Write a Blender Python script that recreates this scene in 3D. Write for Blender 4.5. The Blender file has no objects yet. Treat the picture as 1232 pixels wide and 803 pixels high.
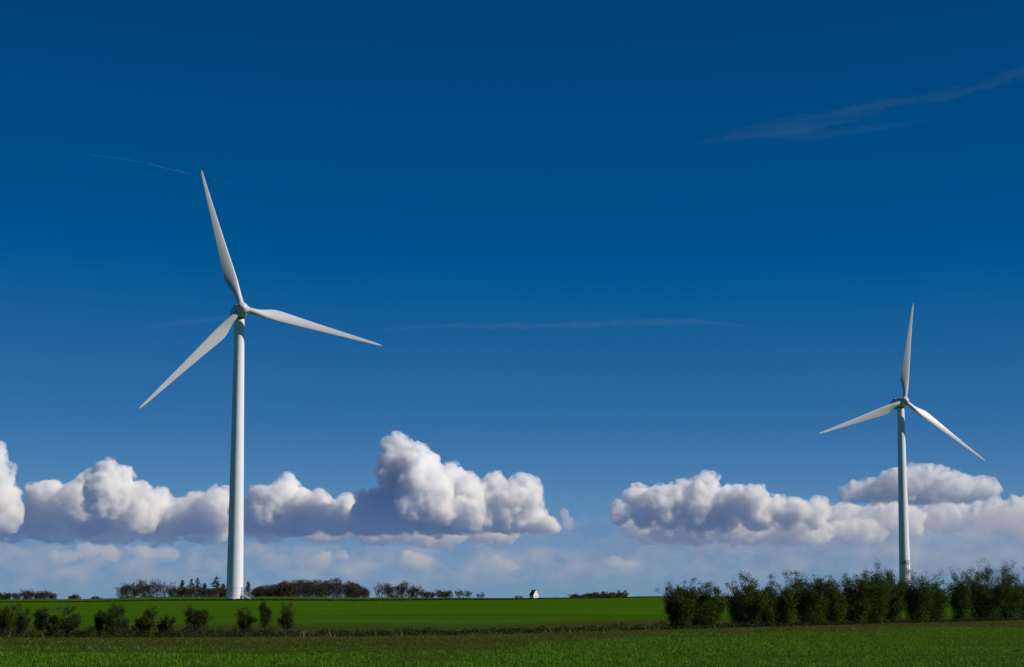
import bpy, bmesh, math, random
import numpy as np
from mathutils import Vector, Matrix, noise

sc = bpy.context.scene
COL = sc.collection
R = math.radians

# ------------------------------------------------------------------ camera
F = 2470.0                      # focal length in photo pixels (photo 1232 x 803)
PITCH = R(7.44)
EYE = Vector((0, 0, 3.0))
cd = bpy.data.cameras.new('camera')
cam = bpy.data.objects.new('camera', cd)
COL.objects.link(cam)
cd.sensor_width = 36
cd.lens = 36 * F / 1232
cd.clip_start = 1.0
cd.clip_end = 120000
cam.location = EYE
cam.rotation_euler = (math.pi / 2 + PITCH, 0, 0)
sc.camera = cam

# ------------------------------------------------------------------ sky and sun
SUN_AZ, SUN_EL = R(101), R(37)
w = bpy.data.worlds.new('World')
sc.world = w
w.use_nodes = True
nt = w.node_tree
bg = nt.nodes['Background']
bg.inputs[1].default_value = 0.056
sky = nt.nodes.new('ShaderNodeTexSky')
sky.sky_type = 'NISHITA'
sky.sun_disc = False
sky.sun_elevation = SUN_EL
sky.sun_rotation = SUN_AZ
sky.air_density = 0.5
sky.dust_density = 0.0
sky.ozone_density = 6.0
vm = nt.nodes.new('ShaderNodeVectorMath')        # polarised, deep blue sky
vm.operation = 'MULTIPLY_ADD'
vm.inputs[1].default_value = (0.89, 0.94, 1.10)
vm.inputs[2].default_value = (-0.93, -0.34, 0.0)
nt.links.new(sky.outputs[0], vm.inputs[0])
vx = nt.nodes.new('ShaderNodeVectorMath')
vx.operation = 'MAXIMUM'
vx.inputs[1].default_value = (0.0, 0.05, 0.1)
nt.links.new(vm.outputs[0], vx.inputs[0])
vn = nt.nodes.new('ShaderNodeVectorMath')
vn.operation = 'MINIMUM'
vn.inputs[1].default_value = (1.8, 3.7, 7.3)
nt.links.new(vx.outputs[0], vn.inputs[0])
nt.links.new(vn.outputs[0], bg.inputs[0])

sl = bpy.data.lights.new('sun', 'SUN')
sl.energy = 4.5
sl.angle = R(0.53)
sl.color = (1.0, 0.962, 0.925)
so = bpy.data.objects.new('sun', sl)
COL.objects.link(so)
SUN = Vector((math.sin(SUN_AZ) * math.cos(SUN_EL), math.cos(SUN_AZ) * math.cos(SUN_EL), math.sin(SUN_EL)))
so.rotation_euler = SUN.to_track_quat('Z', 'Y').to_euler()

vs = sc.view_settings
vs.view_transform = 'Standard'
vs.look = 'None'
vs.exposure = 0.0
vs.gamma = 1.0
vs.use_curve_mapping = False
sc.render.engine = 'CYCLES'
sc.cycles.max_bounces = 16
sc.cycles.volume_bounces = 16
sc.cycles.transparent_max_bounces = 32
sc.cycles.use_denoising = True
sc.cycles.use_adaptive_sampling = True
sc.cycles.adaptive_threshold = 0.01


# ------------------------------------------------------------------ helpers
def at(u, v, Y):
    """point seen at photo pixel (u, v) at forward distance Y"""
    dx = (u - 616) / F
    dy = (401.5 - v) / F
    d = Vector((dx, math.cos(PITCH) - dy * math.sin(PITCH), math.sin(PITCH) + dy * math.cos(PITCH)))
    return EYE + d * (Y / d.y)


KX = 1 / (math.cos(PITCH) + 0.1306 * math.sin(PITCH))


def gx(u, Y):
    return (u - 616) / F * KX * Y


def ux(x, Y):
    return 616 + F / KX * x / np.maximum(Y, 1.0)


def tag(o, label=None, cat=None, group=None, kind=None):
    if label: o['label'] = label
    if cat: o['category'] = cat
    if group: o['group'] = group
    if kind: o['kind'] = kind
    return o


def link(name, me, mat=None, parent=None):
    if mat: me.materials.append(mat)
    o = bpy.data.objects.new(name, me)
    COL.objects.link(o)
    if parent: o.parent = parent
    return o


def empty(name, loc, rz=0):
    o = bpy.data.objects.new(name, None)
    o.location = loc
    o.rotation_euler = (0, 0, rz)
    o.empty_display_size = 0.5
    COL.objects.link(o)
    return o


def np_mesh(name, V, Fa, smooth=False):
    """V (n,3) float, Fa (m,k) int"""
    V = np.asarray(V, dtype=np.float32)
    Fa = np.asarray(Fa, dtype=np.int32)
    me = bpy.data.meshes.new(name)
    k = Fa.shape[1]
    me.vertices.add(len(V))
    me.vertices.foreach_set('co', V.ravel())
    me.loops.add(Fa.size)
    me.loops.foreach_set('vertex_index', Fa.ravel())
    me.polygons.add(len(Fa))
    me.polygons.foreach_set('loop_start', np.arange(len(Fa), dtype=np.int32) * k)
    me.polygons.foreach_set('loop_total', np.full(len(Fa), k, dtype=np.int32))
    if smooth:
        me.polygons.foreach_set('use_smooth', np.ones(len(Fa), dtype=bool))
    me.update(calc_edges=True)
    return me


def bm_mesh(name, bm, smooth=False):
    me = bpy.data.meshes.new(name)
    bmesh.ops.recalc_face_normals(bm, faces=bm.faces[:])
    bm.to_mesh(me)
    bm.free()
    if smooth:
        for p in me.polygons: p.use_smooth = True
    return me


def loft(name, rings, cap=True, smooth=True):
    """rings: list of lists of points, all of equal length"""
    bm = bmesh.new()
    rv = [[bm.verts.new(p) for p in r] for r in rings]
    n = len(rings[0])
    for a, b in zip(rv[:-1], rv[1:]):
        for i in range(n):
            bm.faces.new((a[i], a[(i + 1) % n], b[(i + 1) % n], b[i]))
    if cap:
        bm.faces.new([bm.verts.new(p) for p in rings[0]][::-1])
        bm.faces.new([bm.verts.new(p) for p in rings[-1]])
    me = bm_mesh(name, bm)
    if smooth:
        for p in me.polygons:
            p.use_smooth = len(p.vertices) == 4
    return me


def circle(r, z, n=40, cx=0, cy=0):
    return [(cx + r * math.cos(2 * math.pi * i / n), cy + r * math.sin(2 * math.pi * i / n), z) for i in range(n)]


def bm_box(bm, x0, x1, y0, y1, z0, z1, M=None):
    vs_ = []
    for z in (z0, z1):
        for x, y in ((x0, y0), (x1, y0), (x1, y1), (x0, y1)):
            p = Vector((x, y, z))
            vs_.append(bm.verts.new(M @ p if M else p))
    a = vs_
    for f in ((3, 2, 1, 0), (4, 5, 6, 7), (0, 1, 5, 4), (1, 2, 6, 5), (2, 3, 7, 6), (3, 0, 4, 7)):
        bm.faces.new([a[i] for i in f])


def tube_arrays(pts, radii, n=5):
    """tapered tube along pts -> V, F (quads)"""
    V, Q = [], []
    pts = [Vector(p) for p in pts]
    for i, p in enumerate(pts):
        d = (pts[min(i + 1, len(pts) - 1)] - pts[max(i - 1, 0)])
        d = d.normalized() if d.length > 1e-9 else Vector((0, 0, 1))
        a = d.cross(Vector((0.3, 0.9, 0.1))).normalized()
        b = d.cross(a)
        for k in range(n):
            t = 2 * math.pi * k / n
            V.append(p + (a * math.cos(t) + b * math.sin(t)) * radii[i])
    for i in range(len(pts) - 1):
        for k in range(n):
            Q.append((i * n + k, i * n + (k + 1) % n, (i + 1) * n + (k + 1) % n, (i + 1) * n + k))
    return V, Q


class Tubes:
    def __init__(self):
        self.V, self.Q = [], []

    def add(self, pts, radii, n=5):
        V, Q = tube_arrays(pts, radii, n)
        o = len(self.V)
        self.V += [tuple(v) for v in V]
        self.Q += [tuple(i + o for i in q) for q in Q]

    def mesh(self, name):
        return np_mesh(name, self.V, self.Q, True)


# ------------------------------------------------------------------ materials
def mat_nodes(name):
    m = bpy.data.materials.new(name)
    m.use_nodes = True
    n = m.node_tree
    return m, n, n.nodes['Principled BSDF']


def N(n, t, **kw):
    x = n.nodes.new(t)
    for k, v in kw.items(): setattr(x, k, v)
    return x


def ramp(n, src, stops):
    r = N(n, 'ShaderNodeValToRGB')
    e = r.color_ramp.elements
    while len(e) < len(stops): e.new(0.5)
    for el, (p, c) in zip(e, stops):
        el.position = p
        el.color = (*c, 1) if len(c) == 3 else c
    n.links.new(src, r.inputs[0])
    return r.outputs[0]


def noise_tex(n, scale, detail=4, rough=0.55, vec=None):
    t = N(n, 'ShaderNodeTexNoise')
    t.inputs['Scale'].default_value = scale
    t.inputs['Detail'].default_value = detail
    t.inputs['Roughness'].default_value = rough
    if vec is not None: n.links.new(vec, t.inputs['Vector'])
    return t.outputs['Fac']


def mixc(n, fac, a, b, blend='MIX'):
    x = N(n, 'ShaderNodeMix', data_type='RGBA', blend_type=blend)
    for sock, val in ((x.inputs[0], fac), (x.inputs[6], a), (x.inputs[7], b)):
        if isinstance(val, (int, float)): sock.default_value = val
        elif isinstance(val, tuple): sock.default_value = (*val, 1)
        else: n.links.new(val, sock)
    return x.outputs[2]


def foliage_mat(name, dark, light, accent=None, trans=0.0):
    """leaf colour varies from leaf to leaf (per mesh island) and between clumps"""
    m, n, p = mat_nodes(name)
    g = N(n, 'ShaderNodeNewGeometry')
    c = ramp(n, g.outputs['Random Per Island'], [(0.0, dark), (0.6, light), (1.0, accent or light)])
    tc = N(n, 'ShaderNodeTexCoord')
    f = noise_tex(n, 1.1, 3, 0.6, tc.outputs['Object'])
    c2 = mixc(n, ramp(n, f, [(0.35, (0, 0, 0)), (0.65, (1, 1, 1))]), c, mixc(n, 0.5, c, light))
    n.links.new(c2, p.inputs['Base Color'])
    p.inputs['Roughness'].default_value = 0.7
    p.inputs['Specular IOR Level'].default_value = 0.04
    if trans:
        t = N(n, 'ShaderNodeBsdfTranslucent')
        n.links.new(c2, t.inputs['Color'])
        mx = N(n, 'ShaderNodeMixShader')
        mx.inputs[0].default_value = trans
        n.links.new(p.outputs[0], mx.inputs[1])
        n.links.new(t.outputs[0], mx.inputs[2])
        n.links.new(mx.outputs[0], n.nodes['Material Output'].inputs['Surface'])
    return m


def simple_mat(name, col, rough=0.6, var=0.15, scale=3.0):
    m, n, p = mat_nodes(name)
    tc = N(n, 'ShaderNodeTexCoord')
    f = noise_tex(n, scale, 5, 0.6, tc.outputs['Object'])
    a = tuple(c * (1 - var) for c in col)
    b = tuple(min(1, c * (1 + var)) for c in col)
    n.links.new(ramp(n, f, [(0.3, a), (0.7, b)]), p.inputs['Base Color'])
    p.inputs['Roughness'].default_value = rough
    return m


def paint_mat(name='turbine_paint', k=1.0):
    """white turbine gelcoat: faint streaks of dirt running down it"""
    m, n, p = mat_nodes(name)
    tc = N(n, 'ShaderNodeTexCoord')
    mp = N(n, 'ShaderNodeMapping')
    mp.inputs['Scale'].default_value = (1.6, 1.6, 0.05)
    n.links.new(tc.outputs['Object'], mp.inputs['Vector'])
    f = noise_tex(n, 1.0, 6, 0.6, mp.outputs[0])
    f2 = noise_tex(n, 0.35, 4, 0.5, tc.outputs['Object'])
    c = ramp(n, f, [(0.3, (.74 * k, .745 * k, .745 * k)), (0.6, (.82 * k, .82 * k, .82 * k))])
    c = mixc(n, ramp(n, f2, [(0.45, (0, 0, 0)), (0.75, (0.35, 0.35, 0.35))]), c, (.69 * k, .69 * k, .675 * k))
    n.links.new(c, p.inputs['Base Color'])
    p.inputs['Roughness'].default_value = 0.42
    return m


def vol_mat(name, dens, col, g=0.0, wisp=None, step=None):
    m = bpy.data.materials.new(name)
    m.use_nodes = True
    n = m.node_tree
    n.nodes.remove(n.nodes['Principled BSDF'])
    v = N(n, 'ShaderNodeVolumeScatter')
    v.inputs['Color'].default_value = (*col, 1)
    v.inputs['Density'].default_value = dens
    v.inputs['Anisotropy'].default_value = g
    n.links.new(v.outputs[0], n.nodes['Material Output'].inputs['Volume'])
    if wisp:                                           # (noise size in metres, threshold low, high)
        tc = N(n, 'ShaderNodeTexCoord')
        f = noise_tex(n, 1.0 / wisp[0], 6, .62, tc.outputs['Object'])
        mr = N(n, 'ShaderNodeMapRange', interpolation_type='SMOOTHSTEP')
        n.links.new(f, mr.inputs[0])
        mr.inputs[1].default_value, mr.inputs[2].default_value = wisp[1:3]
        mr.inputs[4].default_value = dens
        n.links.new(mr.outputs[0], v.inputs['Density'])
        m.cycles.volume_step_rate = step or .1
    return m


PAINT = paint_mat()
GREY = paint_mat('blade_paint', .7)
STEEL = simple_mat('galvanised_steel', (0.42, 0.43, 0.44), 0.4)
DARKM = simple_mat('dark_metal', (0.06, 0.065, 0.07), 0.5)
CONC = simple_mat('concrete', (0.36, 0.35, 0.32), 0.85, 0.2, 1.5)
BARK = simple_mat('bark', (0.075, 0.06, 0.045), 0.9, 0.35, 6.0)
PALEBARK = simple_mat('weathered_bark', (0.17, 0.145, 0.11), 0.9, 0.3, 6.0)
TWIG = foliage_mat('bare_twigs', (0.036, 0.027, 0.016), (0.074, 0.057, 0.037), (0.11, 0.088, 0.062))
TWIGPALE = foliage_mat('pale_bare_twigs', (0.06, 0.048, 0.045), (0.11, 0.095, 0.085), (0.15, 0.13, 0.115))
SPRUCE = foliage_mat('spruce_needles', (0.006, 0.011, 0.008), (0.014, 0.024, 0.014))
LEAF_L = foliage_mat('small_bush_leaves', (0.014, 0.025, 0.005), (0.042, 0.062, 0.012), (0.10, 0.11, 0.028), 0.2)
LEAF_R = foliage_mat('hedge_leaves', (0.010, 0.020, 0.004), (0.046, 0.074, 0.010), (0.13, 0.16, 0.028), 0.2)
LEAF_G = foliage_mat('far_shrub_leaves', (0.03, 0.045, 0.018), (0.055, 0.075, 0.03), (0.08, 0.09, 0.05))
UNDER = foliage_mat('undergrowth_leaves', (0.007, 0.013, 0.004), (0.026, 0.042, 0.009), (0.07, 0.085, 0.02), 0.1)
STRAW = foliage_mat('dry_straw', (0.10, 0.08, 0.03), (0.2, 0.16, 0.07), (0.3, 0.24, 0.12))
CROP = foliage_mat('crop_blades', (0.042, 0.125, 0.005), (0.092, 0.225, 0.009), (0.17, 0.27, 0.03), 0.25)
STUBB = foliage_mat('headland_blades', (0.042, 0.062, 0.008), (0.082, 0.092, 0.015), (0.17, 0.14, 0.045), 0.15)

# ------------------------------------------------------------------ terrain
_kd = np.array([-40000, 0, 60, 160, 235, 330, 450, 561, 620, 680, 730, 800, 900, 1200, 1700, 3000, 60000], float)
_kz = np.array([0.2, 0.2, 0.22, 0.35, 0.95, 1.65, 2.45, 3.15, 3.72, 4.25, 4.42, 4.2, 3.7, 3.6, 4.4, 4.0, 0.0], float)
_dd = np.arange(0, 3000, 5.0)
_zz = np.interp(_dd, _kd, _kz)
_ker = np.exp(-0.5 * (np.arange(-10, 11) / 4.5) ** 2)
_ker /= _ker.sum()
_zs = np.convolve(np.pad(_zz, 10, mode='edge'), _ker, mode='valid')


def terrain(x, y):
    x = np.asarray(x, float)
    y = np.asarray(y, float)
    z = np.where(y < 2900, np.interp(y, _dd, _zs), np.interp(y, _kd, _kz))
    u = ux(x, y)
    px = np.interp(u, [-200, 0, 110, 190, 310, 520, 640, 820, 1232], [-2.4, -2.2, -1.8, 1.0, 1.0, -0.3, -0.3, 0.6, 0.3])
    fall = np.clip((y - 420) / 260, 0, 1) * np.clip((1700 - y) / 800, 0, 1)
    z = z + px * 700 / F * fall
    z = z + (0.05 * np.sin(x * 0.11 + y * 0.05) + 0.05 * np.sin(x * 0.043 - y * 0.085 + 1.3)) * np.clip((y - 60) / 60, 0, 1) * np.clip((1200 - y) / 400, 0, 1)
    return z


def tz(x, y):
    return float(terrain(np.array([x]), np.array([y]))[0])


def ground(u, Y):
    x = gx(u, Y)
    return Vector((x, Y, tz(x, Y)))


def solve_Y(u, v, lo=70, hi=420):
    """distance at which the ground is seen at photo row v"""
    for _ in range(60):
        mid = 0.5 * (lo + hi)
        g = ground(u, mid)
        if g.z > at(u, v, mid).z: hi = mid
        else: lo = mid
    return 0.5 * (lo + hi)


_hu = np.array([-260, 0, 240, 440, 540, 620, 700, 800, 900, 1000, 1090, 1232, 1420], float)
_hv = np.array([767, 767, 767, 766, 764.6, 763, 760.5, 758, 755.5, 753, 750.5, 746.5, 743], float)
_hy = np.array([solve_Y(u, v) for u, v in zip(_hu, _hv)])


def hedge_Y(u):
    return np.interp(u, _hu, _hy)


def build_ground():
    a1 = np.concatenate([np.linspace(-180, -24, 27)[:-1], np.linspace(-24, 24, 161), np.linspace(24, 180, 27)[1:-1]])
    ang = np.radians(a1)
    rad = np.concatenate([[2, 10, 25, 45, 60], np.arange(70, 340, 2.5), np.arange(340, 1000, 8), np.geomspace(1000, 70000, 40)])
    A, Rr = np.meshgrid(ang, rad)
    X = Rr * np.sin(A)
    Y = Rr * np.cos(A)
    Z = terrain(X, Y)
    V = np.stack([X, Y, Z], -1).reshape(-1, 3)
    na, nr = len(ang), len(rad)
    I = np.arange(nr * na).reshape(nr, na)
    J = np.roll(I, -1, axis=1)
    Q = np.stack([I[:-1], J[:-1], J[1:], I[1:]], -1).reshape(-1, 4)
    V = np.concatenate([V, [[0, 0, 0.2]]])
    me = np_mesh('ground', V, Q[:, ::-1], True)
    y = V[:, 1]
    hd = np.where(y > 20, y - hedge_Y(ux(V[:, 0], np.maximum(y, 20))), y - 160)
    at_ = me.attributes.new('hedge_offset', 'FLOAT', 'POINT')
    at_.data.foreach_set('value', hd.astype(np.float32))
    m, n, p = mat_nodes('field')
    h = N(n, 'ShaderNodeAttribute', attribute_name='hedge_offset').outputs['Fac']
    geo = N(n, 'ShaderNodeNewGeometry').outputs['Position']
    big = noise_tex(n, 0.02, 5, 0.6, geo)
    mid = noise_tex(n, 0.16, 6, 0.65, geo)
    fine = noise_tex(n, 2.6, 8, 0.75, geo)
    mp = N(n, 'ShaderNodeMapping')
    mp.inputs['Scale'].default_value = (0.012, 0.22, 0.0)
    mp.inputs['Rotation'].default_value = (0, 0, 0.05)
    n.links.new(geo, mp.inputs['Vector'])
    streak = noise_tex(n, 1.0, 6, 0.65, mp.outputs[0])
    # far field: even young winter crop
    far = ramp(n, big, [(0.3, (0.040, 0.112, 0.003)), (0.7, (0.058, 0.138, 0.004))])
    far = mixc(n, ramp(n, streak, [(0.42, (0, 0, 0)), (0.62, (0.75, 0.75, 0.75))]), far, (0.024, 0.066, 0.003))
    far = mixc(n, ramp(n, mid, [(0.35, (0.4, 0.4, 0.4)), (0.6, (0, 0, 0))]), far, (0.04, 0.085, 0.008))
    far = mixc(n, ramp(n, fine, [(0.3, (0.5, 0.5, 0.5)), (0.62, (0, 0, 0))]), far, (0.016, 0.045, 0.004))
    mp2 = N(n, 'ShaderNodeMapping')
    mp2.inputs['Scale'].default_value = (0.004, 0.045, 0.0)
    mp2.inputs['Rotation'].default_value = (0, 0, -0.04)
    n.links.new(geo, mp2.inputs['Vector'])
    bands = noise_tex(n, 1.0, 5, 0.6, mp2.outputs[0])
    far = mixc(n, ramp(n, bands, [(0.4, (0, 0, 0)), (0.7, (0.6, 0.6, 0.6))]), far, (0.058, 0.130, 0.005))
    far = mixc(n, ramp(n, bands, [(0.25, (0.5, 0.5, 0.5)), (0.5, (0, 0, 0))]), far, (0.030, 0.066, 0.004))
    # near field: crop over showing soil
    near = ramp(n, mid, [(0.3, (0.022, 0.050, 0.005)), (0.72, (0.040, 0.080, 0.008))])
    near = mixc(n, ramp(n, streak, [(0.5, (0, 0, 0)), (0.7, (0.6, 0.6, 0.6))]), near, (0.064, 0.086, 0.012))
    near = mixc(n, ramp(n, fine, [(0.36, (0.7, 0.7, 0.7)), (0.6, (0, 0, 0))]), near, (0.045, 0.042, 0.014))
    # headland: worn olive brown strip before the hedge
    head = ramp(n, fine, [(0.3, (0.036, 0.037, 0.008)), (0.7, (0.070, 0.064, 0.016))])
    cx = N(n, 'ShaderNodeCombineXYZ')
    sp = N(n, 'ShaderNodeSeparateXYZ')
    n.links.new(geo, sp.inputs[0])
    n.links.new(sp.outputs['X'], cx.inputs[0])
    n.links.new(h, cx.inputs[1])
    mp3 = N(n, 'ShaderNodeMapping')
    mp3.inputs['Scale'].default_value = (0.018, 0.24, 0.0)
    n.links.new(cx.outputs[0], mp3.inputs['Vector'])
    lines = noise_tex(n, 1.0, 6, 0.65, mp3.outputs[0])
    head = mixc(n, ramp(n, lines, [(0.4, (0, 0, 0)), (0.55, (0.9, 0.9, 0.9))]), head, (0.036, 0.052, 0.008))
    head = mixc(n, ramp(n, lines, [(0.3, (0.8, 0.8, 0.8)), (0.42, (0, 0, 0))]), head, (0.092, 0.078, 0.024))
    near = mixc(n, ramp(n, lines, [(0.45, (0, 0, 0)), (0.65, (0.5, 0.5, 0.5))]), near, (0.04, 0.09, 0.008))
    head = mixc(n, ramp(n, streak, [(0.5, (0, 0, 0)), (0.65, (0.5, 0.5, 0.5))]), head, (0.052, 0.068, 0.009))
    wob = N(n, 'ShaderNodeMath', operation='MULTIPLY_ADD')
    n.links.new(mid, wob.inputs[0])
    wob.inputs[1].default_value = 30
    n.links.new(h, wob.inputs[2])

    def step(a, b):
        s = N(n, 'ShaderNodeMapRange')
        n.links.new(wob.outputs[0], s.inputs[0])
        s.inputs[1].default_value = a
        s.inputs[2].default_value = b
        return s.outputs[0]
    c = mixc(n, step(-42, -8), near, head)
    # the rough verge behind the hedge, then the far field
    verge = ramp(n, fine, [(0.3, (0.030, 0.040, 0.008)), (0.7, (0.052, 0.062, 0.014))])
    c = mixc(n, step(14, 24), c, verge)
    c = mixc(n, step(50, 78), c, far)
    dist = N(n, 'ShaderNodeVectorMath', operation='LENGTH')
    n.links.new(geo, dist.inputs[0])
    mr = N(n, 'ShaderNodeMapRange')
    n.links.new(dist.outputs['Value'], mr.inputs[0])
    mr.inputs[1].default_value = 1500
    mr.inputs[2].default_value = 3500
    c = mixc(n, mr.outputs[0], c, (0.05, 0.055, 0.05))   # unseen far country, mixed land; duller to cut green bounce on clouds
    n.links.new(c, p.inputs['Base Color'])
    p.inputs['Roughness'].default_value = 0.9
    p.inputs['Specular IOR Level'].default_value = 0.0
    bp = N(n, 'ShaderNodeBump')
    bp.inputs['Strength'].default_value = 0.7
    bp.inputs['Distance'].default_value = 0.25
    n.links.new(fine, bp.inputs['Height'])
    n.links.new(bp.outputs[0], p.inputs['Normal'])
    o = link('ground', me, m)
    tag(o, 'green crop fields rising gently to the skyline', kind='structure')


build_ground()


# ------------------------------------------------------------------ grass blades
def blades(name, pos, hgt, wid, lean, mat, seed, label, per=1):
    """one bent triangle pair per blade"""
    rng = np.random.default_rng(seed)
    n = len(pos)
    a = rng.uniform(0, 2 * np.pi, n)
    dx = np.stack([np.cos(a), np.sin(a), np.zeros(n)], -1)
    b = rng.uniform(0, 2 * np.pi, n)
    ln = np.stack([np.cos(b), np.sin(b), np.zeros(n)], -1) * (lean * rng.uniform(0.2, 1, n))[:, None] * hgt[:, None]
    up = np.array([0, 0, 1.0])
    w_ = (wid * rng.uniform(0.6, 1.3, n))[:, None]
    base = pos
    m0 = base - dx * w_ * .5
    m1 = base + dx * w_ * .5
    k = base + up * hgt[:, None] * .6 + ln * .45
    k0 = k - dx * w_ * .4
    k1 = k + dx * w_ * .4
    t = base + up * hgt[:, None] + ln
    V = np.stack([m0, m1, k1, t, k0], 1).reshape(-1, 3)
    Fa = np.arange(n * 5).reshape(n, 5)
    o = link(name, np_mesh(name, V, Fa), mat)
    tag(o, label, kind='stuff')
    return o


def scatter_field(n, y0, y1, seed, margin=120):
    rng = np.random.default_rng(seed)
    Y = np.sqrt(rng.uniform(y0 ** 2, y1 ** 2, n))
    u = rng.uniform(-margin, 1232 + margin, n)
    X = gx(u, Y)
    return X, Y, u


def crop():
    rng = np.random.default_rng(5)
    # tufts of young crop, several blades to each
    X, Y, u = scatter_field(75000, 82, 190, 6)
    off = Y - hedge_Y(u)
    nz = np.array([noise.noise((x * .12, y * .12, 0)) + .5 * noise.noise((x * .5, y * .5, 3)) for x, y in zip(X, Y)])
    keep = (rng.random(len(off)) < np.clip((-off - 37 + 12 * nz + np.interp(u, [0, 600, 900, 1232], [0, 2, 10, 24])) / 12, .05, 1)) & (off < -4) & (nz > -0.45)
    X, Y, nz = X[keep], Y[keep], nz[keep]
    k = 4
    X = np.repeat(X, k) + rng.normal(0, .07, len(X) * k)
    Y = np.repeat(Y, k) + rng.normal(0, .07, len(Y) * k)
    nz = np.repeat(nz, k)
    h = rng.uniform(.05, .15, len(X)) * (1 + .7 * nz)
    blades('crop_tufts', np.stack([X, Y, terrain(X, Y) - .01], -1), h, .026, .7, CROP, 7,
           'low tufts of young green crop covering the near field')
    X, Y, u = scatter_field(38000, 95, 240, 8)
    off = Y - hedge_Y(u)
    keep = (off > -54) & (off < -1) & (rng.random(len(off)) < np.clip((off + 54) / 22, 0, 1))
    X, Y = X[keep], Y[keep]
    X2 = np.repeat(X, 2) + rng.normal(0, .08, len(X) * 2)
    Y2 = np.repeat(Y, 2) + rng.normal(0, .08, len(Y) * 2)
    h = rng.uniform(.04, .13, len(X2))
    blades('headland_grass', np.stack([X2, Y2, terrain(X2, Y2) - .01], -1), h, .04, .9, STUBB, 9,
           'short worn olive brown grass in the strip before the hedge line')


crop()


# ------------------------------------------------------------------ leaves
def leaf_mesh(name, C, size, seed, aspect=0.55, up_bias=0.3):
    """one folded leaf (a small diamond) at every point of C"""
    rng = np.random.default_rng(seed)
    n = len(C)
    a = rng.normal(0, 1, (n, 3))
    a[:, 2] += up_bias
    a /= np.linalg.norm(a, axis=1)[:, None]
    b = np.cross(a, rng.normal(0, 1, (n, 3)))
    b /= np.linalg.norm(b, axis=1)[:, None]
    s = (size * rng.uniform(.6, 1.35, n))[:, None]
    c = np.cross(a, b)
    V = np.stack([C - a * s * .5, C + b * s * aspect * .5 + c * s * .08, C + a * s * .5, C - b * s * aspect * .5 + c * s * .08], 1).reshape(-1, 3)
    return np_mesh(name, V, np.arange(n * 4).reshape(n, 4))


def grow(rng, T, p, d, length, r, depth, out, bend=0.25, kids=(3, 5), spread=0.7, rise=0.25, n=5):
    """recursive limbs into Tubes T; collects twig points in out"""
    seg = 4
    pts, rad = [p.copy()], [r]
    q = p.copy()
    dd = d.normalized()
    for i in range(seg):
        dd = (dd + Vector((rng.gauss(0, bend), rng.gauss(0, bend), rng.gauss(0, bend) + rise * .3))).normalized()
        q = q + dd * (length / seg)
        pts.append(q.copy())
        rad.append(r * (1 - .75 * (i + 1) / seg))
    T.add(pts, rad, n)
    if depth <= 0:
        out += [(pts[i].lerp(pts[i + 1], rng.random()), length) for i in range(1, seg)] + [(pts[-1], length)]
        return
    for _ in range(rng.randint(*kids)):
        t = rng.uniform(.25, 1.0) * seg
        i = min(int(t), seg - 1)
        s = pts[i].lerp(pts[i + 1], t - i)
        nd = (dd + Vector((rng.gauss(0, spread), rng.gauss(0, spread), rng.gauss(0, spread * .6) + rise))).normalized()
        grow(rng, T, s, nd, length * rng.uniform(.45, .7), max(r * .5, .004), depth - 1, out, bend, kids, spread, rise, max(3, n - 1))


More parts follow.
